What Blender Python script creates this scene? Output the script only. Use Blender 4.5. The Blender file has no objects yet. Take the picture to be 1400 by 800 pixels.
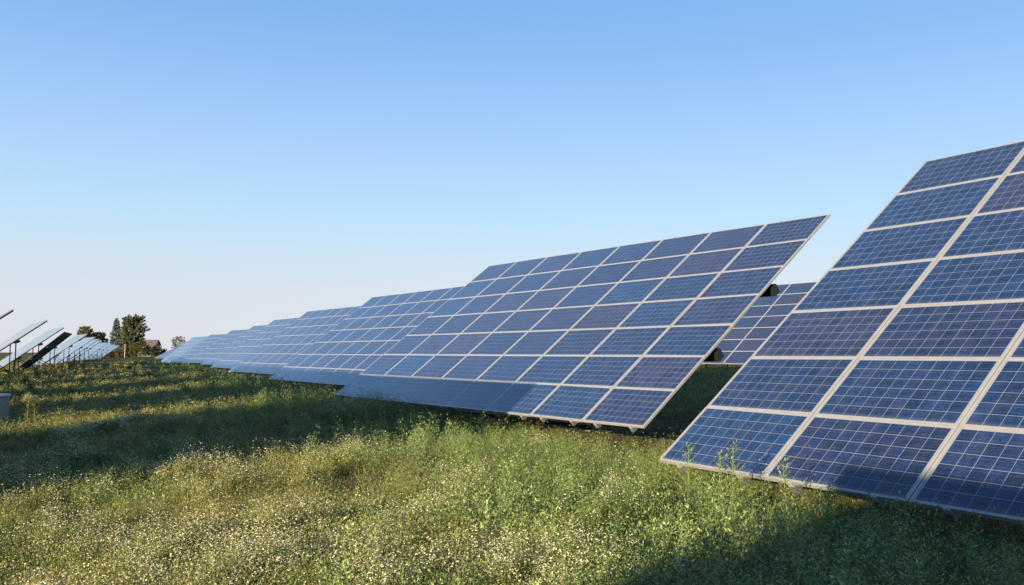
import bpy, bmesh, math, random
import numpy as np
from mathutils import Vector
R = math.radians
random.seed(4)
rng = np.random.default_rng(11)
S = bpy.context.scene
COL = S.collection

# ------------------------------------------------------------------ helpers
def tag(o, label=None, cat=None, group=None, kind=None):
    if label: o['label'] = label
    if cat: o['category'] = cat
    if group: o['group'] = group
    if kind: o['kind'] = kind
    return o

def empty(name, loc, rz=0.0):
    o = bpy.data.objects.new(name, None)
    COL.objects.link(o)
    o.location = loc
    o.rotation_euler = (0, 0, rz)
    o.empty_display_size = 0.3
    return o

def link(name, mesh, parent=None, loc=(0, 0, 0), rot=(0, 0, 0)):
    o = bpy.data.objects.new(name, mesh)
    COL.objects.link(o)
    o.parent = parent
    o.location = loc
    o.rotation_euler = rot
    return o

class MB:
    """collects verts and faces of one mesh"""
    def __init__(s):
        s.v = []; s.f = []; s.m = []
    def add(s, vs, fs, mi=0):
        b = len(s.v)
        s.v += [tuple(p) for p in vs]
        for f in fs:
            s.f.append([b + i for i in f]); s.m.append(mi)
    def box(s, x0, x1, y0, y1, z0, z1, mi=0):
        s.add([(x0,y0,z0),(x1,y0,z0),(x1,y1,z0),(x0,y1,z0),(x0,y0,z1),(x1,y0,z1),(x1,y1,z1),(x0,y1,z1)],
              [(0,3,2,1),(4,5,6,7),(0,1,5,4),(1,2,6,5),(2,3,7,6),(3,0,4,7)], mi)
    def bar(s, a, b, w, d=None, mi=0, up=(0,0,1)):
        a = Vector(a); b = Vector(b); d = d or w
        t = (b - a).normalized(); u = Vector(up)
        if abs(t.dot(u)) > .98: u = Vector((1, 0, 0))
        p = t.cross(u).normalized(); q = p.cross(t)
        vs = []
        for c in (a, b):
            for i, j in ((-1,-1),(1,-1),(1,1),(-1,1)):
                vs.append(c + p * (w / 2 * i) + q * (d / 2 * j))
        s.add(vs, [(0,3,2,1),(4,5,6,7),(0,1,5,4),(1,2,6,5),(2,3,7,6),(3,0,4,7)], mi)
    def tube(s, pts, rads, n=8, mi=0):
        pts = [Vector(p) for p in pts]
        rings = []
        for i, p in enumerate(pts):
            t = (pts[min(i+1, len(pts)-1)] - pts[max(i-1, 0)]).normalized()
            u = Vector((1,0,0)) if abs(t.x) < .8 else Vector((0,1,0))
            a = t.cross(u).normalized(); b = t.cross(a)
            rings.append([p + (a*math.cos(2*math.pi*k/n) + b*math.sin(2*math.pi*k/n)) * rads[i] for k in range(n)])
        vs = [q for r in rings for q in r]; fs = []
        for i in range(len(pts)-1):
            for k in range(n):
                fs.append((i*n+k, i*n+(k+1)%n, (i+1)*n+(k+1)%n, (i+1)*n+k))
        fs.append(tuple(range(n))[::-1]); fs.append(tuple((len(pts)-1)*n+k for k in range(n)))
        s.add(vs, fs, mi)
    def mesh(s, name, mats):
        m = bpy.data.meshes.new(name)
        m.from_pydata(s.v, [], s.f)
        for mt in (mats if isinstance(mats, (list, tuple)) else [mats]): m.materials.append(mt)
        m.polygons.foreach_set('material_index', s.m)
        m.update()
        return m
    def build(s, name, mats, parent=None, loc=(0,0,0), rot=(0,0,0)):
        return link(name, s.mesh(name, mats), parent, loc, rot)

def np_mesh(name, V, F, C, mat, smooth=False):
    """V (n,3); F (m,k) equal sided faces or list of such arrays; C (n,3) colours"""
    m = bpy.data.meshes.new(name)
    Fs = F if isinstance(F, list) else [F]
    nl = sum(f.size for f in Fs); nf = sum(len(f) for f in Fs)
    m.vertices.add(len(V)); m.vertices.foreach_set('co', np.ascontiguousarray(V, np.float32).ravel())
    m.loops.add(nl); m.loops.foreach_set('vertex_index', np.concatenate([f.ravel() for f in Fs]).astype(np.int32))
    tot = np.concatenate([np.full(len(f), f.shape[1]) for f in Fs])
    st = np.concatenate([[0], np.cumsum(tot)[:-1]]).astype(np.int32)
    m.polygons.add(nf); m.polygons.foreach_set('loop_start', st)
    m.update(calc_edges=True); m.validate()
    if C is not None:
        a = m.attributes.new('tint', 'FLOAT_COLOR', 'POINT')
        a.data.foreach_set('color', np.concatenate([C, np.ones((len(C), 1))], 1).astype(np.float32).ravel())
    if smooth: m.polygons.foreach_set('use_smooth', np.ones(nf, bool))
    m.materials.append(mat)
    return m

# ------------------------------------------------------------------ node helpers
class NT:
    def __init__(s, name):
        s.mat = bpy.data.materials.new(name); s.mat.use_nodes = True
        s.t = s.mat.node_tree; s.t.nodes.clear()
        s.out = s.t.nodes.new('ShaderNodeOutputMaterial')
    def n(s, ty, **kw):
        nd = s.t.nodes.new(ty)
        for k, v in kw.items():
            if k.startswith('i_'):
                nd.inputs[k[2:].replace('_', ' ')].default_value = v
            else: setattr(nd, k, v)
        return nd
    def l(s, a, b): s.t.links.new(a, b)
    def put(s, sock, v):
        if hasattr(v, 'is_linked') or hasattr(v, 'links'): s.l(v, sock)
        else: sock.default_value = v
    def math(s, op, a, b=None, c=None):
        nd = s.n('ShaderNodeMath', operation=op)
        s.put(nd.inputs[0], a)
        if b is not None: s.put(nd.inputs[1], b)
        if c is not None: s.put(nd.inputs[2], c)
        return nd.outputs[0]
    def mix(s, f, a, b, blend='MIX'):
        nd = s.n('ShaderNodeMix', data_type='RGBA', blend_type=blend)
        s.put(nd.inputs[0], f); s.put(nd.inputs[6], a); s.put(nd.inputs[7], b)
        return nd.outputs[2]
    def ramp(s, f, stops, mode='LINEAR'):
        nd = s.n('ShaderNodeValToRGB'); cr = nd.color_ramp; cr.interpolation = mode
        while len(cr.elements) < len(stops): cr.elements.new(.5)
        for e, (p, c) in zip(cr.elements, stops):
            e.position = p; e.color = (*c, 1)
        s.put(nd.inputs[0], f)
        return nd.outputs[0]
    def noise(s, vec, scale, detail=4, rough=.55):
        nd = s.n('ShaderNodeTexNoise'); nd.inputs['Scale'].default_value = scale
        nd.inputs['Detail'].default_value = detail; nd.inputs['Roughness'].default_value = rough
        if vec is not None: s.l(vec, nd.inputs['Vector'])
        return nd.outputs[0]
    def principled(s, **kw):
        nd = s.n('ShaderNodeBsdfPrincipled')
        for k, v in kw.items(): s.put(nd.inputs[k.replace('_', ' ')], v)
        return nd

def simple(name, col, rough=.6, metal=0.0, var=.25, scale=6.0, bump=0.0):
    t = NT(name)
    co = t.n('ShaderNodeTexCoord').outputs['Object']
    nz = t.noise(co, scale)
    lo = tuple(c * (1 - var) for c in col); hi = tuple(min(1, c * (1 + var)) for c in col)
    c = t.ramp(nz, [(.3, lo), (.7, hi)])
    p = t.principled(Base_Color=c, Roughness=rough, Metallic=metal)
    if bump:
        b = t.n('ShaderNodeBump'); b.inputs['Strength'].default_value = bump
        t.l(t.noise(co, scale * 6), b.inputs['Height']); t.l(b.outputs[0], p.inputs['Normal'])
    t.l(p.outputs[0], t.out.inputs[0])
    return t.mat

def mat_cells():
    t = NT('polycrystalline_cells')
    co = t.n('ShaderNodeTexCoord').outputs['Object']
    sp = t.n('ShaderNodeSeparateXYZ'); t.l(co, sp.inputs[0])
    rnd = t.n('ShaderNodeObjectInfo').outputs['Random']
    C = .1570
    u = t.math('DIVIDE', t.math('ADD', sp.outputs[0], C * 5), C)
    v = t.math('DIVIDE', t.math('ADD', sp.outputs[1], C * 3), C)
    def edge(w, half):
        f = t.math('FRACT', w)
        d = t.math('MINIMUM', f, t.math('SUBTRACT', 1.0, f))
        return t.math('LESS_THAN', d, half)
    gap_u = edge(u, .0135); gap_v = edge(v, .0165)
    inside = t.math('MULTIPLY', t.math('LESS_THAN', t.math('ABSOLUTE', sp.outputs[0]), C * 5 + .001),
                    t.math('LESS_THAN', t.math('ABSOLUTE', sp.outputs[1]), C * 3 + .001))
    gap = t.math('MAXIMUM', gap_u, gap_v)
    gap = t.math('MAXIMUM', gap, t.math('SUBTRACT', 1.0, inside))
    bus = edge(t.math('ADD', t.math('MULTIPLY', v, 2.0), .5), .011)
    # per panel tone, per cell tone, crystal grain
    tone = t.ramp(rnd, [(0, (.0045,.0120,.045)), (.25, (.0085,.0130,.044)), (.45, (.0040,.0170,.063)), (.6, (.0170,.0155,.040)),
                        (.8, (.0042,.0150,.057)), (1, (.0055,.0225,.074))])
    cell = t.n('ShaderNodeCombineXYZ')
    t.l(t.math('FLOOR', u), cell.inputs[0]); t.l(t.math('FLOOR', v), cell.inputs[1]); t.l(t.math('MULTIPLY', rnd, 91.0), cell.inputs[2])
    wn = t.n('ShaderNodeTexWhiteNoise', noise_dimensions='3D'); t.l(cell.outputs[0], wn.inputs['Vector'])
    cellf = t.math('ADD', t.math('MULTIPLY', wn.outputs['Value'], .7), .65)
    off = t.n('ShaderNodeVectorMath', operation='ADD'); t.l(co, off.inputs[0])
    cb = t.n('ShaderNodeCombineXYZ'); t.l(t.math('MULTIPLY', rnd, 37.0), cb.inputs[0]); t.l(cb.outputs[0], off.inputs[1])
    vo = t.n('ShaderNodeTexVoronoi'); vo.inputs['Scale'].default_value = 55; t.l(off.outputs[0], vo.inputs['Vector'])
    sepc = t.n('ShaderNodeSeparateColor'); t.l(vo.outputs['Color'], sepc.inputs[0])
    grain = t.math('ADD', t.math('MULTIPLY', sepc.outputs[0], 1.0), .5)
    g = t.math('MULTIPLY', grain, cellf)
    gc = t.n('ShaderNodeCombineColor')
    for i in range(3): t.l(g, gc.inputs[i])
    base = t.mix(1.0, tone, gc.outputs[0], 'MULTIPLY')
    hue = t.math('MULTIPLY', sepc.outputs[1], .35)
    base = t.mix(hue, base, (.005, .024, .068, 1))
    base = t.mix(t.math('MULTIPLY', bus, .55), base, (.11, .14, .21, 1))
    base = t.mix(t.math('MULTIPLY', gap, .72), base, (.24, .27, .33, 1))
    dust = t.ramp(t.noise(off.outputs[0], 3.5, 6, .6), [(.4, (0, 0, 0)), (.8, (1, 1, 1))])
    mp = t.n('ShaderNodeMapping'); mp.inputs['Scale'].default_value = (9, .7, 1); t.l(off.outputs[0], mp.inputs[0])
    run = t.ramp(t.noise(mp.outputs[0], 1.6, 5, .6), [(.5, (0, 0, 0)), (.78, (1, 1, 1))])        # dried rain runs
    low = t.math('MULTIPLY', t.math('LESS_THAN', sp.outputs[1], -.44), .06)                      # dirt caught on the low frame lip
    grime = t.math('ADD', t.math('ADD', t.math('MULTIPLY', dust, .03), t.math('MULTIPLY', run, .03)), low)
    base = t.mix(grime, base, (.40, .38, .34, 1))
    p = t.principled(Base_Color=base, Roughness=.38, Coat_Weight=1.0, Coat_Roughness=t.math('ADD', t.math('MULTIPLY', run, .10), .06), Coat_IOR=1.46)
    p.inputs['Specular IOR Level'].default_value = .3
    t.l(p.outputs[0], t.out.inputs[0])
    return t.mat

def mat_leaf(name, trans=.35, rough=.55):
    t = NT(name)
    a = t.n('ShaderNodeAttribute', attribute_name='tint')
    p = t.principled(Base_Color=a.outputs['Color'], Roughness=rough)
    p.inputs['Specular IOR Level'].default_value = .25
    tr = t.n('ShaderNodeBsdfTranslucent'); t.l(a.outputs['Color'], tr.inputs[0])
    m = t.n('ShaderNodeMixShader'); m.inputs[0].default_value = trans
    t.l(p.outputs[0], m.inputs[1]); t.l(tr.outputs[0], m.inputs[2]); t.l(m.outputs[0], t.out.inputs[0])
    return t.mat

def mat_ground():
    t = NT('meadow_soil')
    co = t.n('ShaderNodeTexCoord').outputs['Object']
    big = t.noise(co, .35, 5); fine = t.noise(co, 9.0, 6, .65)
    c1 = t.ramp(big, [(.32, (.050,.066,.022)), (.5, (.085,.090,.030)), (.62, (.110,.088,.040)), (.75, (.060,.076,.024))])
    c2 = t.ramp(fine, [(.3, (.35,.35,.35)), (.7, (1.3,1.3,1.3))])
    c = t.mix(1.0, c1, c2, 'MULTIPLY')
    p = t.principled(Base_Color=c, Roughness=.95)
    p.inputs['Specular IOR Level'].default_value = .1
    b = t.n('ShaderNodeBump'); b.inputs['Strength'].default_value = .9; b.inputs['Distance'].default_value = .12
    t.l(t.noise(co, 5.0, 8, .7), b.inputs['Height']); t.l(b.outputs[0], p.inputs['Normal'])
    t.l(p.outputs[0], t.out.inputs[0])
    return t.mat

M = dict(
    cells=mat_cells(),
    frame=simple('anodised_aluminium', (.29,.285,.27), .40, .25, .10, 9),
    back=simple('panel_backsheet', (.09,.095,.10), .6, 0, .1),
    steel=simple('galvanised_steel', (.12,.125,.13), .5, .3, .25, 5),
    dark=simple('weathered_dark_steel', (.012,.012,.014), .6, .2, .3, 5),
    concrete=simple('pale_concrete', (.30,.29,.27), .9, 0, .2, 3, .4),
    box=simple('cabinet_paint', (.23,.215,.185), .55, 0, .12, 4),
    lid=simple('cabinet_lid_paint', (.62,.62,.60), .5, 0, .1, 4),
    ground=mat_ground(),
    blade=mat_leaf('grass_blade', .25),
    leaf=mat_leaf('weed_leaf', .20),
    petal=mat_leaf('flower_petal', .25, .7),
    tleaf=mat_leaf('tree_leaf', .22),
    bark=simple('tree_bark', (.07,.055,.042), .9, 0, .4, 4, .5),
    tile=simple('red_roof_tile', (.11,.080,.076), .8, 0, .25, 2),
    plaster=simple('grey_plaster', (.17,.175,.19), .9, 0, .12, 1),
    pane=simple('dark_window_glass', (.03,.035,.045), .1, 0, .1),
    pole=simple('pale_weathered_wood', (.50,.46,.38), .8, 0, .2, 3),
)

# ------------------------------------------------------------------ setting-out
EYE = 1.75
FPX = 1146.3          # focal length in photo pixels (1400 wide)
HOR = 481.5
def sstep(a, b, x):
    t = np.clip((x - a) / (b - a), 0, 1); return t * t * (3 - 2 * t)
def wdist(x, y):      # metres to the left of the line of the right-hand row's front corners
    return -((x - 1.8) * .907 + (y - 10.4) * .42)
def ground(x, y):
    x = np.asarray(x, float); y = np.asarray(y, float)
    w = wdist(x, y)
    far = 1 - sstep(150, 400, np.hypot(x, y))
    g = .74 * sstep(7, 18, -w) * far
    g = g - .42 * sstep(2, 10, w)
    near = 1 - sstep(25, 55, np.hypot(x, y))
    g = g + .05*np.sin(.31*x + 1.3)*np.sin(.27*y + .4)*(1 - sstep(60, 160, np.hypot(x, y))) + (.03*np.sin(.9*x - .7*y) + .018*np.sin(2.1*x + .6*y + 2)) * near
    return g
def gz(x, y): return float(ground(x, y))
def at_px(px, D): return ((px - 700) / FPX * D, D)

# ------------------------------------------------------------------ solar arrays
PW, PH = 1.67, 1.01
def panel_mesh():
    b = MB(); hw, hh = (PW - .012)/2 - .022, (PH - .006)/2 - .017
    b.add([(-hw,-hh,0),(hw,-hh,0),(hw,hh,0),(-hw,hh,0)], [(0,1,2,3)], 0)
    b.add([(-hw,-hh,-.012),(hw,-hh,-.012),(hw,hh,-.012),(-hw,hh,-.012)], [(3,2,1,0)], 1)
    return b.mesh('solar_panel', [M['cells'], M['back']])
def frame_mesh():
    b = MB(); W, H = (PW - .012)/2, (PH - .006)/2; a, c = .022, .017; z0, z1 = -.040, .002
    b.box(-W, W, -H, -H + c, z0, z1); b.box(-W, W, H - c, H, z0, z1)
    b.box(-W, -W + a, -H + c, H - c, z0, z1); b.box(W - a, W, -H + c, H - c, z0, z1)
    return b.mesh('panel_frame', M['frame'])
PM, FM = panel_mesh(), frame_mesh()
BEAM = {}
def solar_array(label, cols, rows, az, tilt, corner, P, group, frames=True, jitter=.12, clamps=False):
    """corner: which corner sits at world point P: 'BR','BL','TR','TL' as seen from the front"""
    a, t = R(az), R(tilt)
    X = Vector((-math.sin(a), -math.cos(a), 0)); Y = Vector((math.cos(a), -math.sin(a), 0))
    W, L = cols*PW, rows*PH; c, s = math.cos(t), math.sin(t)
    lx = W/2 if corner[1] == 'R' else -W/2
    ly = -L*c/2 if corner[0] == 'B' else L*c/2
    org = Vector(P) - X*lx - Y*ly
    g0 = gz(org.x, org.y)
    zb = P[2] - g0 if corner[0] == 'B' else P[2] - g0 - L*s    # height of the low edge over the ground
    root = empty('solar_array', (org.x, org.y, g0), math.atan2(X.y, X.x))
    tag(root, label, 'solar array', group)
    e = Vector((0, c, s)); n = Vector((0, -s, c)); O = Vector((-W/2, -L*c/2, zb))
    for r in range(rows):
        for k in range(cols):
            p = O + Vector(((k + .5)*PW, 0, 0)) + e*((r + .5)*PH)
            o = link('solar_panel', PM, root, p, (t + R(random.gauss(0, jitter)), R(random.gauss(0, jitter)), 0))
            if frames: link('panel_frame', FM, o)
    # rafters up the slope, two under each column
    key = (cols, rows)
    if key not in BEAM:
        b = MB(); b.box(-.035, .035, -.02, L - .05, -.135, -.045)
        rm = b.mesh('rafter', M['steel'])
        b = MB()
        w2 = W/2 - .02      # capped box beam
        b.box(-w2, w2, -.085, .085, -.33, -.137)
        BEAM[key] = (rm, b.mesh('beam', M['dark']))
    rm, bm = BEAM[key]
    for k in range(cols):
        for q in (.22, .80):
            link('rafter', rm, root, O + Vector(((k + q)*PW, 0, 0)), (t, 0, 0))
    if clamps:
        for k in range(cols):
            for q in (.22, .80):
                for sl in (-.012, L + .012):
                    if 'clamp' not in BEAM:
                        b = MB(); b.box(-.03, .03, -.014, .014, -.05, .008); b.box(-.012, .012, -.010, .010, .008, .016); BEAM['clamp'] = b.mesh('end_clamp', M['frame'])
                    link('end_clamp', BEAM['clamp'], root, O + Vector(((k + q)*PW, 0, 0)) + e*sl, (t, 0, 0))
    fr = [.335, .64]
    spots = []
    for q in fr:
        p = O + Vector((W/2, 0, 0)) + e*(q*L)
        link('beam', bm, root, p, (t, 0, 0))
        spots.append(p + n*(-.32))
    for x in (-W*.22, W*.22):
        zt = []
        for q, p in zip((0, 1), spots):
            b = MB(); b.bar((0, 0, -.2), (0, 0, p.z), .085)
            b.box(-.14, .14, -.14, .14, 0, .02)
            b.build('post', M['steel'], root, (x, p.y, .02))
        f, bk = spots
        b = MB(); b.bar((x + .1, bk.y, .35), (x + .1, f.y, f.z - .05), .07); b.build('brace', M['dark'], root)
        b = MB(); b.box(-.35, .35, f.y - .3, bk.y + .3, -.25, -.02); b.build('footing', M['concrete'], root, (x, 0, 0))
    for p in spots:
        b = MB(); b.box(-W*.22, W*.22, p.y + .06, p.y + .14, .04, .14); b.build('base_rail', M['dark'], root)
    return root

GR = 'solar arrays in the row right of the grass alley'
GL = 'solar arrays in the row left of the grass alley'
# right-hand row: nearest first
x1, y1 = 1.7897, 10.375
solar_array('nearest and largest blue solar array, cut off by the right edge of the photo', 8, 7, -30.5, 38.0,
            'BL', (x1, y1, EYE - 1.3135), GR, jitter=.14, clamps=True)
solar_array('complete blue solar array beside the nearest one, its right side edge fully in view', 8, 7, -35.13, 37.31,
            'BR', (2.2948, 14.7526, EYE - 1.3021), GR, jitter=.14, clamps=True)
right = [(508.7,406.5,45,-35.1,37.3,'third solar array from the camera in the right row, overlapped by the complete one'),
         (420,426,61,-35.1,37.3,'fourth solar array from the camera in the right row, left end standing clear'),
         (375,437.5,77,-34.6,37.4,'fifth solar array from the camera in the right row, pale blue with sky glare'),
         (347,445.8,93.5,-36.0,36.8,'sixth solar array from the camera in the right row, pale with sky glare'),
         (317,451.8,110,-37.5,36.5,'seventh solar array from the camera in the right row, milky pale with sky glare'),
         (288.5,457.8,128,-38.5,36.0,'eighth solar array from the camera in the right row, milky pale behind a darker one'),
         (265,461,146,-34,38,'darker small far solar array, last but one of the right row'),
         (254,469,170,-46,25,'flatter plain pale blue solar array at the far end of the right row')]
for px, py, D, az, ti, lb in right:
    x, y = at_px(px, D)
    solar_array(lb, 8, 7, az, ti, 'TL', (x, y, EYE + (HOR - py)/FPX*D), GR)
# the row behind, seen through the gap
t2 = R(37.3); a2 = R(-35.1)
ox, oy = 10.6, 42.3
solar_array('solar array of the row behind, seen through the gap between the two nearest arrays', 8, 7, -35.1, 37.3, 'BR',
            (ox - math.sin(a2)*4*PW, oy - math.cos(a2)*4*PW, EYE - .57), 'solar arrays in the row behind')
# left-hand row
left = [(18,49.4,2.565,-35.1,37.3,'solar array cut off by the left edge of the photo, only its top corner showing'),
        (65,66,2.56,-35.1,37.3,'white glaring solar array second from the left edge, edge on'),
        (88,83.5,2.51,-35.1,37.3,'white glaring solar array directly in front of the dark turned one'),
        (88,101,2.47,-23.5,42.0,'turned solar array showing its dark underside among the white ones'),
        (120.4,118,2.56,-35.1,37.3,'white solar array just beyond the dark turned one'),
        (131.3,137,2.46,-35.1,37.3,'second white solar array beyond the dark turned one'),
        (136,155,2.42,-35.4,37.3,'third white solar array beyond the dark turned one'),
        (139.8,173,2.43,-36,37.3,'fourth white solar array beyond the dark turned one'),
        (149.7,204,2.33,-37,37.0,'fourth array from the far end of the left row, pale blue'),
        (154,226,2.28,-37,37.0,'third array from the far end of the left row, pale blue'),
        (159,248,2.20,-37,37.0,'second array from the far end of the left row, small and pale'),
        (164.5,270,2.10,-37,36.0,'last array at the far end of the left row, smallest, near the big tree')]
for px, D, z, az, ti, lb in left:
    x, y = at_px(px, D)
    solar_array(lb, 7, 7, az, ti, 'TR', (x, y, EYE + z), GL, jitter=.0)
# those of that row left of the frame and behind the camera: they cast the shade on the grass
for P in ((-21.9, 33.8), (-15.34, 19.57), (-8.75, 5.33)):
    solar_array('solar array outside the frame to the left, shading the grass', 7, 7, -35.1, 37.3, 'TR', (*P, EYE + 2.56), GL)
solar_array('solar array behind the camera, shading the foot of the nearest one', 8, 7, -35.1, 37.3, 'TL', (-7.16, -6.55, EYE + 2.56), GL)

# ------------------------------------------------------------------ ground sheet
def grid_axis():
    a = list(np.arange(-30, 60, .5)) + list(np.arange(60, 200, 4)) + [200, 240, 300, 400, 600, 1000, 1800, 3000, 5000]
    b = [-v for v in (5000, 3000, 1800, 1000, 600, 400, 300, 240, 200, 160, 130, 100, 80, 70, 60, 50, 45, 40, 35)]
    return np.array(b + a)
ax = grid_axis(); GX, GY = np.meshgrid(ax, ax, indexing='ij')
GZ = ground(GX, GY)
nn = len(ax); idx = np.arange(nn*nn).reshape(nn, nn)
F = np.stack([idx[:-1,:-1], idx[1:,:-1], idx[1:,1:], idx[:-1,1:]], -1).reshape(-1, 4)
gm = np_mesh('ground', np.stack([GX, GY, GZ], -1).reshape(-1, 3), F, None, M['ground'], True)
tag(link('ground', gm), kind='structure')

# ------------------------------------------------------------------ vegetation
def fbm(x, y, sc, seed):
    r = np.random.default_rng(seed); o = np.zeros_like(x)
    for k in range(7):
        th = r.uniform(0, 6.28); f = sc * r.uniform(.6, 1.9); ph = r.uniform(0, 6.28)
        o += np.sin(f*(x*np.cos(th) + y*np.sin(th)) + ph + 1.3*np.sin(f*.6*(y*np.cos(th) - x*np.sin(th)) + ph*2))
    return o / 7 * 1.6           # about -1..1
def scatter(n, vmin, vmax, x0=-220, x1=1620):
    n = int(n*1.12)
    v = rng.uniform(vmin, vmax, n); D = EYE * FPX / v
    px = rng.uniform(x0, x1, n)
    x = (px - 700)/FPX*D; y = D
    k = wdist(x, y) > -24
    return x[k], y[k]
def lin(a): return np.asarray(a, float)
GREEN = lin([(.130,.185,.040), (.165,.205,.046), (.105,.160,.040), (.205,.215,.060)])
DRY   = lin([(.28,.22,.085), (.24,.17,.070), (.20,.12,.060), (.32,.27,.13)])
def pick(pal, n):
    c = pal[rng.integers(0, len(pal), n)]
    return c * rng.uniform(.75, 1.3, (n, 1))

def zone(x, y):
    w = wdist(x, y)
    rowside = np.exp(-((w - .2)/1.9)**2)            # rank growth along the right row
    leftside = np.exp(-((w - 13.5)/2.5)**2)
    dry = np.clip(.36 + .62*fbm(x, y, 1.1, 1) - .55*rowside - .2*leftside, 0, .9)
    hgt = np.clip(.72 + .40*fbm(x, y, .8, 2) + .62*fbm(x, y, 4.5, 31) + 1.45*rowside + .6*leftside, .18, 2.9)
    flo = np.clip(.62 + .55*fbm(x, y, .75, 5) - .62*np.exp(-((w - .2)/3.6)**2) + .25*sstep(2.5, 5, w), 0, 1.2)
    under = sstep(1.5, 2.8, -w) * (1 - sstep(6.5, 8, -w))
    return w, dry, hgt, flo, under

PATCH = [(50,640,.9),(85,600,1.2),(20,615,1.0),(140,690,.7),(300,705,.6),(420,722,.55),(200,748,.5),(520,765,.5),(700,772,.55),(360,752,.5),(90,765,.5),
         (470,612,.6),(560,690,.45),(845,690,.4),(640,655,.4),(620,765,.4),(780,785,.35),(330,640,.5),(240,620,.8),(500,560,1.6),(180,565,1.6),(410,680,.4),(255,700,.4)]
def patches(x, y):
    f = np.zeros_like(x)
    for px, py, r in PATCH:
        D = 1.5*FPX/(py - HOR); X, Y = at_px(px, D)
        f = np.maximum(f, np.exp(-((x - X)**2 + (y - Y)**2)/(r*r)))
    return f
def blades(x, y, nb, len_m, wid, dry, spread):
    """tufts of curved tapering blades"""
    n = len(x); D = np.hypot(x, y)
    sc = 1 + np.clip((D - 14)/26, 0, 5)
    i = np.repeat(np.arange(n), nb); m = len(i)
    ang = rng.uniform(0, 2*np.pi, m); rr = rng.uniform(0, 1, m)**.7 * spread * np.sqrt(sc[i])
    bx = x[i] + np.cos(ang)*rr; by = y[i] + np.sin(ang)*rr; bz = ground(bx, by) - .01
    L = len_m[i] * rng.uniform(.45, 1.15, m)
    lean = rng.uniform(.25, 1.1, m); ad = ang + rng.normal(0, .8, m)
    dx, dy = np.cos(ad), np.sin(ad)
    W = wid * sc[i] * rng.uniform(.6, 1.3, m)
    tw = rng.uniform(0, np.pi, m); sx, sy = np.cos(tw)*W, np.sin(tw)*W
    mx = bx + dx*L*lean*.30; my = by + dy*L*lean*.30; mz = bz + L*.58
    tx = bx + dx*L*lean; ty = by + dy*L*lean; tz = bz + L*(1.0 - .35*lean)
    V = np.stack([np.stack([bx - sx, by - sy, bz], 1), np.stack([bx + sx, by + sy, bz], 1),
                  np.stack([mx + sx*.8, my + sy*.8, mz], 1), np.stack([mx - sx*.8, my - sy*.8, mz], 1),
                  np.stack([tx, ty, tz], 1)], 1)
    isd = rng.uniform(0, 1, m) < dry[i]
    c = np.where(isd[:, None], pick(DRY, m), pick(GREEN, m))
    Cc = np.repeat(c[:, None, :], 5, 1)
    b = np.arange(m)[:, None]*5
    return V.reshape(-1, 3), [b + np.array([[0,1,2,3]]), b + np.array([[3,2,4]])], Cc.reshape(-1, 3)

def leaves(x, y, nl, hm, size, rad, base, dry):
    """leafy stems: rhombic leaves spread through the plant's volume"""
    n = len(x); D = np.hypot(x, y); sc = 1 + np.clip((D - 12)/18, 0, 7)
    i = np.repeat(np.arange(n), nl); m = len(i)
    t = rng.uniform(.08, 1, m)
    ang = rng.uniform(0, 2*np.pi, m)
    prof = rad[i]*(.35 + .9*np.sin(np.pi*np.clip(t*.85 + .1, 0, 1)))
    r = prof*np.sqrt(rng.uniform(0, 1, m))
    lx = rng.normal(0, .28, n); ly = rng.normal(0, .28, n)
    cx = x[i] + np.cos(ang)*r + lx[i]*t*hm[i]; cy = y[i] + np.sin(ang)*r + ly[i]*t*hm[i]
    cz = ground(x, y)[i] + t*hm[i]
    Ls = size*sc[i]*rng.uniform(.6, 1.4, m)*(1.15 - .5*t)
    a2 = ang + rng.normal(0, .9, m); el = rng.uniform(-.3, 1.2, m)
    d = np.stack([np.cos(a2)*np.cos(el), np.sin(a2)*np.cos(el), np.sin(el)], 1)
    u = np.cross(d, np.stack([rng.normal(0, .5, m), rng.normal(0, .5, m), np.ones(m)], 1)); u /= np.linalg.norm(u, axis=1)[:, None] + 1e-6
    c = np.stack([cx, cy, cz], 1); L = Ls[:, None]
    V = np.stack([c, c + d*L*.45 + u*L*.17, c + d*L, c + d*L*.45 - u*L*.17], 1)
    isd = rng.uniform(0, 1, m) < dry[i]*.35
    pc = base[i]*rng.uniform(.82, 1.2, (m, 1))
    cc = np.where(isd[:, None], pick(DRY, m), pc)
    # a thin stem for every plant
    gz0 = ground(x, y); w = .0011*sc; hs = hm*.8
    st = np.stack([np.stack([x - w, y, gz0], 1), np.stack([x + w, y, gz0], 1),
                   np.stack([x + lx*hs + w*.4, y + ly*hs, gz0 + hs], 1), np.stack([x + lx*hs - w*.4, y + ly*hs, gz0 + hs], 1)], 1)
    Vall = np.concatenate([V.reshape(-1, 3), st.reshape(-1, 3)])
    C = np.concatenate([np.repeat(cc, 4, 0), np.repeat(base*.9, 4, 0)])
    return Vall, [np.arange(len(Vall)).reshape(-1, 4)], C

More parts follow.
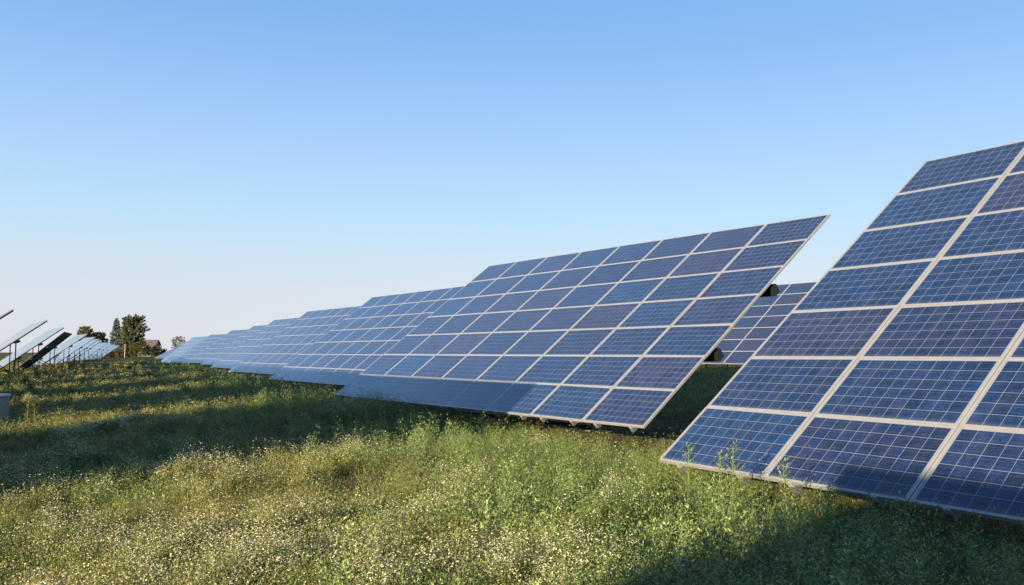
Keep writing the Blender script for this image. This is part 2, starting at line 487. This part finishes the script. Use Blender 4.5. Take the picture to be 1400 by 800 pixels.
def flowers(x, y, nf, hm, rad, size, pal):
    n = len(x); D = np.hypot(x, y); sc = 1 + np.clip((D - 10)/22, 0, 4)
    i = np.repeat(np.arange(n), nf); m = len(i)
    ang = rng.uniform(0, 2*np.pi, m); r = rad[i]*np.sqrt(rng.uniform(0, 1, m))
    g0 = ground(x, y)
    c = np.stack([x[i] + np.cos(ang)*r, y[i] + np.sin(ang)*r, g0[i] + hm[i]*rng.uniform(.78, 1.12, m)], 1)
    nv = np.stack([rng.normal(0, .55, m), rng.normal(0, .55, m) - .15, np.ones(m)], 1); nv /= np.linalg.norm(nv, axis=1)[:, None]
    u = np.cross(nv, np.array([1., .2, 0])); u /= np.linalg.norm(u, axis=1)[:, None]; v = np.cross(nv, u)
    S_ = (size*sc[i]*rng.uniform(.6, 1.25, m))[:, None]
    ring = [c + (u*math.cos(k*math.pi/3) + v*math.sin(k*math.pi/3))*S_*(1 if k % 2 else .82) for k in range(6)]
    mid = [c + nv*S_*.18 + (u*math.cos(k*2.0944) + v*math.sin(k*2.0944))*S_*.38 for k in range(3)]
    w = .0018*sc[i][:, None]
    root = np.stack([x[i] + np.cos(ang)*r*.35, y[i] + np.sin(ang)*r*.35, g0[i] + hm[i]*.35], 1)
    stalk = [root - u*w, root + u*w, c - nv*.002]
    V = np.stack(ring + mid + stalk, 1).reshape(-1, 3)
    b = np.arange(m)[:, None]*12
    pc = pick(pal, m)
    C = np.concatenate([np.repeat(pc[:, None], 6, 1), np.tile(np.array([.50, .34, .04]), (m, 3, 1)), np.tile(np.array([.09, .13, .03]), (m, 3, 1))], 1)
    return V, [b + np.array([[0,1,2,3,4,5]]), b + np.array([[6,7,8]]), b + np.array([[9,10,11]])], C.reshape(-1, 3)

def join(parts):
    V, F3, C, o = [], {}, [], 0
    for v, fs, c in parts:
        V.append(v); C.append(c)
        for f in fs: F3.setdefault(f.shape[1], []).append(f + o)
        o += len(v)
    return np.concatenate(V), [np.concatenate(f) for f in F3.values()], np.concatenate(C)

# grass
x, y = scatter(17000, 9, 390)
w, dry, hgt, flo, und = zone(x, y)
k = rng.uniform(0, 1, len(x)) > np.maximum(und*.8, np.where((y < 11) & (w < 2.6), .65, 0))
x, y, dry, hgt = x[k], y[k], dry[k], hgt[k]
p1 = blades(x, y, 8, .11*hgt + .07, .0022, dry*.8 + .15, .09)
V, Fl, C = join([p1])
tag(link('meadow_grass', np_mesh('meadow_grass', V, Fl, C, M['blade'])), 'green and straw coloured grass blades covering the meadow', 'grass', kind='stuff')
# leafy weeds: an even growth, mounds standing out of it, and rank plumes along the arrays
LP = lin([(.150,.205,.045), (.185,.225,.052), (.120,.175,.045), (.235,.245,.075)])
LUSH = lin([(.105,.170,.050), (.135,.195,.058), (.080,.135,.042)])
def weed_base(x, y, w, dry):
    n = len(x); lush = np.exp(-((w - .3)/2.4)**2)[:, None]
    b = pick(LP, n)*(1 - .6*lush) + .6*lush*pick(LUSH, n)
    b = b*(1 - .6*dry[:, None]) + lin([.29,.21,.085])*(.6*dry[:, None])
    return b*rng.uniform(.65, 1.3, (n, 1))
x, y = scatter(23000, 9, 400)
w, dry, hgt, flo, und = zone(x, y)
lush = np.exp(-((w - .5)/1.8)**2)
k = rng.uniform(0, 1, len(x)) > np.maximum(und*.85, lush*np.where(y < 11, .85, .5))
x, y, w, dry, hgt = x[k], y[k], w[k], dry[k], hgt[k]
n = len(x); hgt = np.clip(hgt - 1.35*np.exp(-((w - .2)/1.9)**2), .15, 3)
hm = (.05 + .12*hgt)*rng.uniform(.6, 1.3, n)
p2 = leaves(x, y, 28, hm, .028, .045 + .22*hm, weed_base(x, y, w, dry), dry)
# mounds
mx_, my_ = scatter(1700, 14, 400)
for px, py, r in PATCH:                                   # flowering drifts
    D = 1.5*FPX/(py - HOR); X, Y = at_px(px, D); q = int(26*r*r/.25) + 6
    q = int(min(q, 60)*.8); mx_ = np.append(mx_, X + rng.normal(0, r*.6, q)); my_ = np.append(my_, Y + rng.normal(0, r*.6, q))
mw, mdry, mh, mflo, mund = zone(mx_, my_)
k = (mund < .2) & ((my_ > 11) | (mw > 2.6) | (rng.uniform(0, 1, len(mx_)) < .12) | (patches(mx_, my_) > .4)); mx_, my_, mw, mdry, mh, mflo = mx_[k], my_[k], mw[k], mdry[k], mh[k], mflo[k]
nm = len(mx_); NP = 20
mR = rng.uniform(.10, .34, nm); mH = (.22 + .16*np.clip(mh, .5, 2.2))*rng.uniform(.7, 1.35, nm)
mC = weed_base(mx_, my_, mw, mdry*.6)*rng.uniform(.75, 1.25, (nm, 1))
mF = rng.uniform(0, 1, nm) < np.clip(mflo*.13 + .75*patches(mx_, my_), 0, .92)
i = np.repeat(np.arange(nm), NP); r_ = np.sqrt(rng.uniform(0, 1, len(i))); a_ = rng.uniform(0, 6.283, len(i))
cx_ = mx_[i] + np.cos(a_)*r_*mR[i]; cy_ = my_[i] + np.sin(a_)*r_*mR[i]
ch_ = mH[i]*(1 - .45*r_**2)*rng.uniform(.75, 1.15, len(i))
p2m = leaves(cx_, cy_, 30, ch_, .030, .03 + .16*ch_, mC[i]*rng.uniform(.85, 1.15, (len(i), 1)), mdry[i]*.5)
# plumes
x, y = scatter(17000, 14, 430)
w, dry, hgt, flo, und = zone(x, y)
k = (rng.uniform(0, 1, len(x)) < np.exp(-((w - .7)/np.where(y < 12, 1.5, 1.9))**2)*np.clip(.42 + .9*fbm(x, y, 3.4, 41), 0, 1)*np.where(y < 11, .12, 1)) & (w > np.where(y < 12, -.7, -1.7))
x, y, w = x[k], y[k], w[k]; n = len(x)
hm = rng.uniform(.40, .74, n)*np.clip(.80 + .45*fbm(x, y, 2.0, 42), .45, 1.2)
hm = hm*np.where(y < 11, .62 + .38*sstep(.0, .9, w), 1)
p2p = leaves(x, y, 56, hm, .031, .008 + .065*hm, pick(lin([(.110,.185,.055), (.150,.220,.065), (.085,.150,.048), (.20,.25,.09)]), n)*rng.uniform(.8, 1.25, (n, 1)), np.zeros(n))
# the middle distance, where plants stand in one another's line of sight
x, y = scatter(16000, 12, 100)
w, dry, hgt, flo, und = zone(x, y)
k = rng.uniform(0, 1, len(x)) > und*.85
x, y, w, dry, hgt = x[k], y[k], w[k], dry[k], hgt[k]
n = len(x); hm = (.16 + .20*hgt)*rng.uniform(.6, 1.35, n)
p2d = leaves(x, y, 26, hm, .030, .10 + .30*hm, weed_base(x, y, w, dry)*1.05, dry)
# big bushy weeds
x, y = scatter(3800, 60, 430, 380, 1700)
w = wdist(x, y)
k = (rng.uniform(0, 1, len(x)) < np.exp(-((w - 1.3)/1.8)**2)*.15) & (w > -.3)
x, y = x[k], y[k]; n = len(x)
# each bush is a handful of leafy plumes rising from one root
NB = 9; ib = np.repeat(np.arange(n), NB); a_ = rng.uniform(0, 6.283, n*NB); r_ = rng.uniform(.02, .20, n*NB)
hb = rng.uniform(.42, .86, n)*np.clip(.85 + .3*fbm(x, y, 1.4, 44), .5, 1.15)*(.72 + .28*sstep(.1, 1.1, w[k]))
hm = hb[ib]*(1.08 - 2.4*r_)*rng.uniform(.6, 1.2, n*NB)
x, y = x[ib] + np.cos(a_)*r_, y[ib] + np.sin(a_)*r_; n = len(x)
p2b = leaves(x, y, 40, hm, .042, .008 + .055*hm, pick(lin([(.130,.205,.066), (.170,.240,.076), (.105,.175,.060), (.200,.245,.090)]), n // NB)[ib]*rng.uniform(.7, 1.4, (n, 1)), np.full(n, .05))
V, Fl, C = join([p2, p2m, p2p, p2d, p2b])
tag(link('leafy_weeds', np_mesh('leafy_weeds', V, Fl, C, M['leaf'])), 'low leafy green weeds growing all over the meadow', 'weeds', kind='stuff')
# white flowers: heads over the flowering mounds, thin drifts between
FP = lin([(.68,.65,.48), (.62,.61,.48), (.70,.64,.40), (.50,.47,.28)])
k = mF[i]
kx, ky, kh = cx_[k], cy_[k], ch_[k]
p3 = flowers(kx, ky, 6, kh*1.08, np.full(len(kx), .05), .0060, FP)
x, y = scatter(40000, 9, 390)
w, dry, hgt, flo, und = zone(x, y)
drift = np.clip(-.02 + .95*fbm(x, y, 2.6, 21) + .35*fbm(x, y, 4.5, 31), 0, 1)
k = (rng.uniform(0, 1, len(x)) < flo*drift*.13 + .18*patches(x, y)*(.35 + .65*drift) + .015) & (und < .3)
x, y, hgt = x[k], y[k], hgt[k]; n = len(x)
hm = (.10 + .18*hgt)*rng.uniform(.8, 1.2, n)
p3b = flowers(x, y, 8, hm, rng.uniform(.03, .07, n), .0047, FP)
V, Fl, C = join([p3, p3b])
tag(link('white_wildflowers', np_mesh('white_wildflowers', V, Fl, C, M['petal'])), 'small white daisy like wildflowers scattered through the meadow', 'wildflowers', kind='stuff')

# single tall weeds one can point at
def tall_weed(px, D, h, label, col, nb=10):
    x, y = at_px(px, D); z = gz(x, y)
    root = empty('tall_weed', (x, y, z)); tag(root, label, 'weed')
    st = MB(); V = []; 
    lean = (random.uniform(-.08, .08), random.uniform(-.08, .08))
    def sp(t): return Vector((lean[0]*t*h, lean[1]*t*h, t*h))
    st.tube([sp(0), sp(.35), sp(.7), sp(1)], [.0055, .005, .0035, .0015], 5)
    lv, lc = [], []
    for q in range(nb*3):
        t = .25 + .75*(q + random.random()*.8)/(nb*3); a = q*2.4 + random.uniform(-.4, .4)
        p0 = sp(t); Lb = h*.30*(1.12 - t)*random.uniform(.6, 1.3) + .02
        dr = Vector((math.cos(a), math.sin(a), random.uniform(.5, 1.1))).normalized()
        p1 = p0 + dr*Lb
        st.tube([p0, p1], [.002, .0008], 4)
        for j in range(9):
            pj = p0.lerp(p1, (j + .6)/9); b = a + random.uniform(-1.6, 1.6)
            d = Vector((math.cos(b), math.sin(b), random.uniform(0, 1.0))).normalized(); ll = random.uniform(.022, .06)
            u = d.cross(Vector((0, 0, 1))).normalized()
            lv += [pj, pj + d*ll*.45 + u*ll*.13, pj + d*ll, pj + d*ll*.45 - u*ll*.13]
            cc = [c*random.uniform(.75, 1.3) for c in col]; lc += [cc]*4
    ls = MB(); 
    m = np_mesh('foliage', np.array([tuple(v) for v in lv]), np.arange(len(lv)).reshape(-1, 4), np.array(lc), M['leaf'])
    link('foliage', m, root)
    ms = st.mesh('stem', M['leaf'])
    a = ms.attributes.new('tint', 'FLOAT_COLOR', 'POINT')
    a.data.foreach_set('color', np.tile(np.array([*col, 1.0], np.float32)*.9, len(ms.vertices)))
    link('stem', ms, root)
    return root
LG = (.19, .26, .085); YG = (.27, .27, .08); DG = (.06, .11, .035)
for px, D, h, lb, col in [
        (936, 8.55, .78, 'leftmost tall feathery weed rising in front of the nearest array', LG),
        (976, 8.35, .74, 'feathery weed left of its close twin in front of the nearest array', LG),
        (996, 8.30, .82, 'tallest feathery weed rising in front of the nearest array', LG),
        (1072, 7.9, .72, 'feathery weed beside the second column joint of the nearest array', LG),
        (1124, 7.6, .55, 'short weed below the middle of the nearest array', LG),
        (290, 13.4, .70, 'tall flowering weed on the sunlit edge of the big shadow', YG),
        (310, 13.6, .66, 'shorter tall weed on the sunlit edge of the big shadow', YG),
        (400, 14.8, .72, 'tall pale weed standing right of the pair at the shadow edge', YG),
        (505, 16.5, .80, 'yellow green tall weed in the meadow below the low edge of the complete array', YG),
        (522, 16.3, .72, 'yellow green tall weed right of its taller neighbour below the complete array', YG),
        (380, 31, .95, 'tall weed standing before the gap of the third and fourth arrays', YG),
        (42, 23, .95, 'tall sunlit weed near the grey cabinet', YG),
        (54, 24, .80, 'smaller sunlit weed near the grey cabinet', YG)]:
    tall_weed(px, D, h, lb, col)
# arching grass clump in the bottom left corner
gx, gy = at_px(132, 6.25)
nb = 46; root = empty('grass_clump', (gx, gy, gz(gx, gy)))
tag(root, 'clump of long arching yellow green grass at the bottom left of the meadow', 'grass clump')
V, Fc, Cc = [], [], []
for q in range(nb):
    a = random.uniform(0, 6.28); r0 = random.uniform(0, .10); L = random.uniform(.25, .52); ln = random.uniform(.2, .9); w = random.uniform(.003, .006)
    b0 = Vector((math.cos(a)*r0, math.sin(a)*r0, 0)); d = Vector((math.cos(a), math.sin(a), 0)); s = Vector((-math.sin(a), math.cos(a), 0))*w
    i0 = len(V); c = [v*random.uniform(.8, 1.25) for v in (.19, .21, .045)]
    for j in range(6):
        t = j/5; p = b0 + d*(L*ln*t*t) + Vector((0, 0, L*(t - .45*ln*t*t*t)))
        V += [p - s*(1 - t*.92), p + s*(1 - t*.92)]; Cc += [c, c]
        if j: Fc.append((i0 + 2*j - 2, i0 + 2*j - 1, i0 + 2*j + 1, i0 + 2*j))
link('blades', np_mesh('blades', np.array([tuple(v) for v in V]), np.array(Fc), np.array(Cc), M['blade']), root)

# ------------------------------------------------------------------ grey cabinet at the left edge
x, y = at_px(-4, 25); g = gz(x, y)
root = empty('utility_cabinet', (x, y, g), R(-12)); tag(root, 'grey utility cabinet with pale lid at the left edge of the meadow', 'cabinet')
b = MB(); b.box(-.28, .28, -.28, .28, 0, .86); b.build('body', M['box'], root)
b = MB(); b.box(-.31, .31, -.31, .31, .86, .92); b.build('lid', M['lid'], root)
b = MB(); b.box(-.24, .24, -.295, -.282, .08, .74); b.build('door', M['box'], root)
b = MB(); b.box(.16, .19, -.325, -.297, .40, .50); b.build('handle', M['dark'], root)

# ------------------------------------------------------------------ trees, bushes, house beyond the rows
def foliage_mesh(pts, dirs, size, pal, n_per=1):
    pts = np.repeat(np.asarray(pts, float), n_per, 0); m = len(pts)
    pts = pts + rng.normal(0, size*.45, (m, 3))
    d = np.repeat(np.asarray(dirs, float), n_per, 0) + rng.normal(0, .6, (m, 3)); d /= np.linalg.norm(d, axis=1)[:, None]
    u = np.cross(d, rng.normal(0, 1, (m, 3))); u /= np.linalg.norm(u, axis=1)[:, None]
    L = (size*rng.uniform(.6, 1.5, m))[:, None]
    V = np.stack([pts, pts + d*L*.5 + u*L*.28, pts + d*L, pts + d*L*.5 - u*L*.28], 1)
    C = np.repeat(pick(lin(pal), m), 4, 0)
    return V.reshape(-1, 3), np.arange(m*4).reshape(-1, 4), C

def tree(name, label, px, D, h, prof, pal, trunk_r=.28, nbr=60, rise=.35, size=.32, cat='tree', clear=.12, spread=.16, dens=16):
    """limbs leave a tapered trunk; leaf clumps follow every limb. prof(t, azimuth) = reach in metres"""
    x, y = at_px(px, D); root = empty(name, (x, y, gz(x, y) - .1)); tag(root, label, cat)
    tb = MB(); top = Vector((0, 0, h))
    tb.tube([(0, 0, 0), (.05, 0, h*.3), (-.05, .05, h*.65), (0, 0, h*.97)], [trunk_r, trunk_r*.75, trunk_r*.42, .03], 8)
    P, Dv = [], []
    for q in range(nbr):
        t = clear + (1 - clear)*((q + random.random())/nbr)
        a = q*2.399 + random.uniform(-.5, .5)
        Rr = prof(t, a)*random.uniform(.72, 1.12)
        rise_ = rise*random.uniform(.5, 1.35); p0 = Vector((0, 0, h*t*.96)); d = Vector((math.cos(a), math.sin(a), 0))
        mid = p0 + d*Rr*.55 + Vector((0, 0, Rr*rise_*.35)); tip = p0 + d*Rr + Vector((0, 0, Rr*rise_))
        tb.tube([p0, mid, tip], [max(.03, trunk_r*.32*(1 - t)), .03, .012], 5)
        ns = max(4, int(dens*Rr/2.0) + 4)
        for j in range(ns):
            s = .25 + .75*(j + random.random())/ns
            p = p0.lerp(mid, s*2) if s < .5 else mid.lerp(tip, s*2 - 1)
            sp = spread*Rr*(1.1 - s)
            P.append(p + Vector((random.gauss(0, sp), random.gauss(0, sp), random.gauss(0, sp*.7)))); Dv.append(d + Vector((0, 0, rise)))
    V, Fv, C = foliage_mesh([tuple(p) for p in P], [tuple(d) for d in Dv], size, pal, 5)
    link('crown', np_mesh('crown', V, Fv, C, M['tleaf']), root)
    tb.build('trunk', M['bark'], root)
    return root
def pz(py, D): return EYE + (HOR - py)/FPX*D
EV = [(.092,.108,.058), (.112,.124,.066), (.130,.128,.072), (.080,.096,.056)]
tree('cedar_tree', 'broad dark cedar with upswept branches at the end of the alley', 178, 306, pz(434, 306),
     lambda t, a: (5.7*math.sin(math.pi*min(1, .20 + .60*t))**.6*random.uniform(.62, 1.02))*(1.12 if math.cos(a) > .1 else .66), EV, .42, 170, .5, .32, clear=.10, spread=.085, dens=26)
tree('spruce_tree', 'narrow pointed dark spruce left of the broad cedar', 159.5, 310, pz(431.5, 310),
     lambda t, a: 3.1*(1 - t)**.7 + .15, [(.068,.092,.056), (.080,.102,.060), (.060,.080,.050)], .22, 110, -.15, .34, clear=.05)
tree('broadleaf_tree', 'olive yellow tree showing above the left row of arrays', 117.5, 330, pz(444.5, 330),
     lambda t, a: (3.3*math.sin(math.pi*min(1, .1 + .85*t))**.5), [(.12,.10,.035), (.15,.125,.040), (.075,.075,.030)], .22, 46, .35, .42, clear=.45)
tree('broadleaf_tree', 'lower brown green tree right of the olive yellow one above the left row', 134, 334, pz(452.5, 334),
     lambda t, a: (4.0*math.sin(math.pi*min(1, .1 + .85*t))**.5), [(.075,.068,.034), (.095,.085,.036), (.05,.052,.026)], .2, 46, .2, .42, clear=.35)
tree('broadleaf_tree', 'small round brown tree behind the far end of the right row', 245, 330, pz(460, 330),
     lambda t, a: (2.9*math.sin(math.pi*min(1, .1 + .85*t))**.5), [(.19,.165,.10), (.22,.19,.12), (.15,.13,.08)], .14, 46, .35, .30, clear=.3, dens=6)
BU = 'bushes under the trees at the end of the alley'
for px, D, py, rr, pal, lb in [
        (167, 302, 478, 2.5, [(.13,.10,.045), (.10,.085,.035)], 'brown bush left of the pale pole'),
        (184, 301, 477.5, 1.8, [(.075,.085,.028), (.06,.07,.026)], 'olive bush right of the cedar trunk'),
        (193.5, 299, 468.5, 2.9, [(.065,.080,.026), (.085,.098,.030)], 'taller green bush in front of the house'),
        (209, 301, 474, 3.0, [(.085,.100,.028), (.060,.072,.024)], 'green bush below the right end of the house'),
        (219, 306, 479, 2.9, [(.035,.042,.020), (.045,.045,.022)], 'low dark bush beside the last right array'),
        (153, 308, 478, 2.6, [(.06,.058,.026), (.08,.07,.03)], 'low dull bush beside the last left array')]:
    h = pz(py, D)
    tree('bush', lb, px, D, h, (lambda rr: (lambda t, a: rr*math.sin(math.pi*min(1, .2 + .7*t))**.5))(rr), pal, .06, 34, .4, .30, cat='bush', clear=.04)

x, y = at_px(172, 290); root = empty('wooden_pole', (x, y, gz(x, y)))
tag(root, 'thin pale upright pole in front of the cedar', 'pole')
b = MB(); zt = pz(471, 290); b.tube([(0,0,0), (0,0,zt*.5), (0,0,zt)], [.09,.08,.075], 8); b.build('shaft', M['pole'], root)
b = MB(); b.box(-.16, .16, -.16, .16, zt, zt + .12); b.build('cap', M['pole'], root)
for px, lb in ((185.5, 'small fence post below the olive bush'), (203.5, 'small fence post below the house')):
    x, y = at_px(px, 280); b = MB(); b.tube([(0,0,0),(0,0,1.1),(0,0,1.18)], [.06,.055,.03], 8)
    tag(b.build('fence_post', M['pole'], None, (x, y, gz(x, y))), lb, 'post', 'fence posts at the end of the alley')

D = 335; x, y = at_px(202, D); root = empty('house', (x, y, gz(x, y)), R(8))
tag(root, 'low grey house with red tiled roof behind the cedar', 'house')
ze, zr, hw, hd = pz(471.8, D), pz(465.2, D), 4.0, 3.6
b = MB(); b.box(-hw, hw, -hd, hd, 0, ze)
b.add([(-hw, -hd, ze), (-hw, hd, ze), (-hw, 0, zr - .15)], [(0, 2, 1)]); b.add([(hw, -hd, ze), (hw, hd, ze), (hw, 0, zr - .15)], [(0, 1, 2)])
b.build('wall', M['plaster'], root)
b = MB(); k = (zr - ze)/hd; o = .45
for sg in (-1, 1):
    e0 = (hd + o)*sg; zE = ze - o*k
    b.add([(-hw-o, e0, zE), (hw+o, e0, zE), (hw+o, 0, zr), (-hw-o, 0, zr), (-hw-o, e0, zE+.18), (hw+o, e0, zE+.18), (hw+o, 0, zr+.18), (-hw-o, 0, zr+.18)],
          [(0,1,2,3), (4,7,6,5), (0,4,5,1), (0,3,7,4), (1,5,6,2)])
rf = b.build('roof', M['tile'], root)
b = MB(); b.box(-1.6, -1.0, .3, .9, zr - .8, zr + .55); b.build('chimney', M['plaster'], rf)
for wx in (-1.9, .2, 2.1):
    b = MB(); b.box(wx - .45, wx + .45, -hd - .04, -hd - .003, ze - 1.5, ze - .35); f = b.build('window', M['lid'], root)
    b = MB(); b.box(wx - .37, wx + .37, -hd - .05, -hd - .042, ze - 1.42, ze - .43); b.build('pane', M['pane'], f)

# ------------------------------------------------------------------ light, sky, camera
SUN_AZ, SUN_EL = 215.0, 11.35          # compass bearing of the sun (from +Y, clockwise) and height
az, el = R(SUN_AZ), R(SUN_EL)
to_sun = Vector((math.sin(az)*math.cos(el), math.cos(az)*math.cos(el), math.sin(el)))
ld = bpy.data.lights.new('sun', 'SUN'); ld.energy = 5.0; ld.angle = R(.5); ld.color = (1.0, .80, .54)
lo = bpy.data.objects.new('sun', ld); COL.objects.link(lo)
lo.rotation_euler = to_sun.to_track_quat('Z', 'Y').to_euler(); lo.location = (0, -20, 30)
W_ = bpy.data.worlds.new('World'); S.world = W_; W_.use_nodes = True
nt = W_.node_tree; bg = nt.nodes['Background']
sky = nt.nodes.new('ShaderNodeTexSky'); sky.sky_type = 'NISHITA'; sky.sun_disc = False
sky.sun_elevation = el; sky.sun_rotation = az
sky.altitude = 200; sky.air_density = 1.0; sky.dust_density = 0.0; sky.ozone_density = 3.0
# pale evening haze low in the sky: a measured colour for each height above the horizon, blended into the sky texture
SKY_K = .11; EXPO = 1.55
geo = nt.nodes.new('ShaderNodeTexCoord'); sx = nt.nodes.new('ShaderNodeSeparateXYZ'); nt.links.new(geo.outputs['Generated'], sx.inputs[0])
def wmath(op, a, b):
    n = nt.nodes.new('ShaderNodeMath'); n.operation = op
    for i, v in ((0, a), (1, b)):
        if isinstance(v, (int, float)): n.inputs[i].default_value = v
        else: nt.links.new(v, n.inputs[i])
    return n.outputs[0]
rp = nt.nodes.new('ShaderNodeValToRGB'); cr = rp.color_ramp
stops = [(0, (.67,.70,.78)), (4, (.68,.72,.80)), (6.3, (.61,.74,.86)), (9, (.51,.74,.935)), (13.8, (.40,.63,.95)), (18.4, (.30,.53,.90)), (23, (.215,.435,.83))]
while len(cr.elements) < len(stops): cr.elements.new(.5)
for e_, (d_, c_) in zip(cr.elements, stops):
    e_.position = math.sin(R(d_)) / .5; e_.color = (*c_, 1)
nt.links.new(wmath('DIVIDE', sx.outputs[2], .5), rp.inputs[0])
sc_ = nt.nodes.new('ShaderNodeVectorMath'); sc_.operation = 'SCALE'; nt.links.new(rp.outputs[0], sc_.inputs[0])
sc_.inputs['Scale'].default_value = 1 / (SKY_K * 2**EXPO)
mr = nt.nodes.new('ShaderNodeMapRange'); nt.links.new(sx.outputs[2], mr.inputs[0])
mr.inputs[1].default_value = math.sin(R(20)); mr.inputs[2].default_value = math.sin(R(50)); mr.inputs[3].default_value = .94; mr.inputs[4].default_value = 0
mx = nt.nodes.new('ShaderNodeMix'); mx.data_type = 'RGBA'
nt.links.new(mr.outputs[0], mx.inputs[0]); nt.links.new(sky.outputs[0], mx.inputs[6]); nt.links.new(sc_.outputs[0], mx.inputs[7])
nt.links.new(mx.outputs[2], bg.inputs[0]); bg.inputs[1].default_value = SKY_K

cd = bpy.data.cameras.new('camera'); cd.sensor_width = 36; cd.lens = FPX/1400*36
cd.clip_start = .1; cd.clip_end = 12000
co = bpy.data.objects.new('camera', cd); COL.objects.link(co)
co.location = (0, 0, EYE); co.rotation_euler = (R(90) + math.atan((HOR - 400)/FPX), 0, 0)
S.camera = co
S.view_settings.view_transform = 'Standard'; S.view_settings.look = 'None'
S.view_settings.gamma = 1; S.view_settings.use_curve_mapping = False
S.view_settings.exposure = EXPO
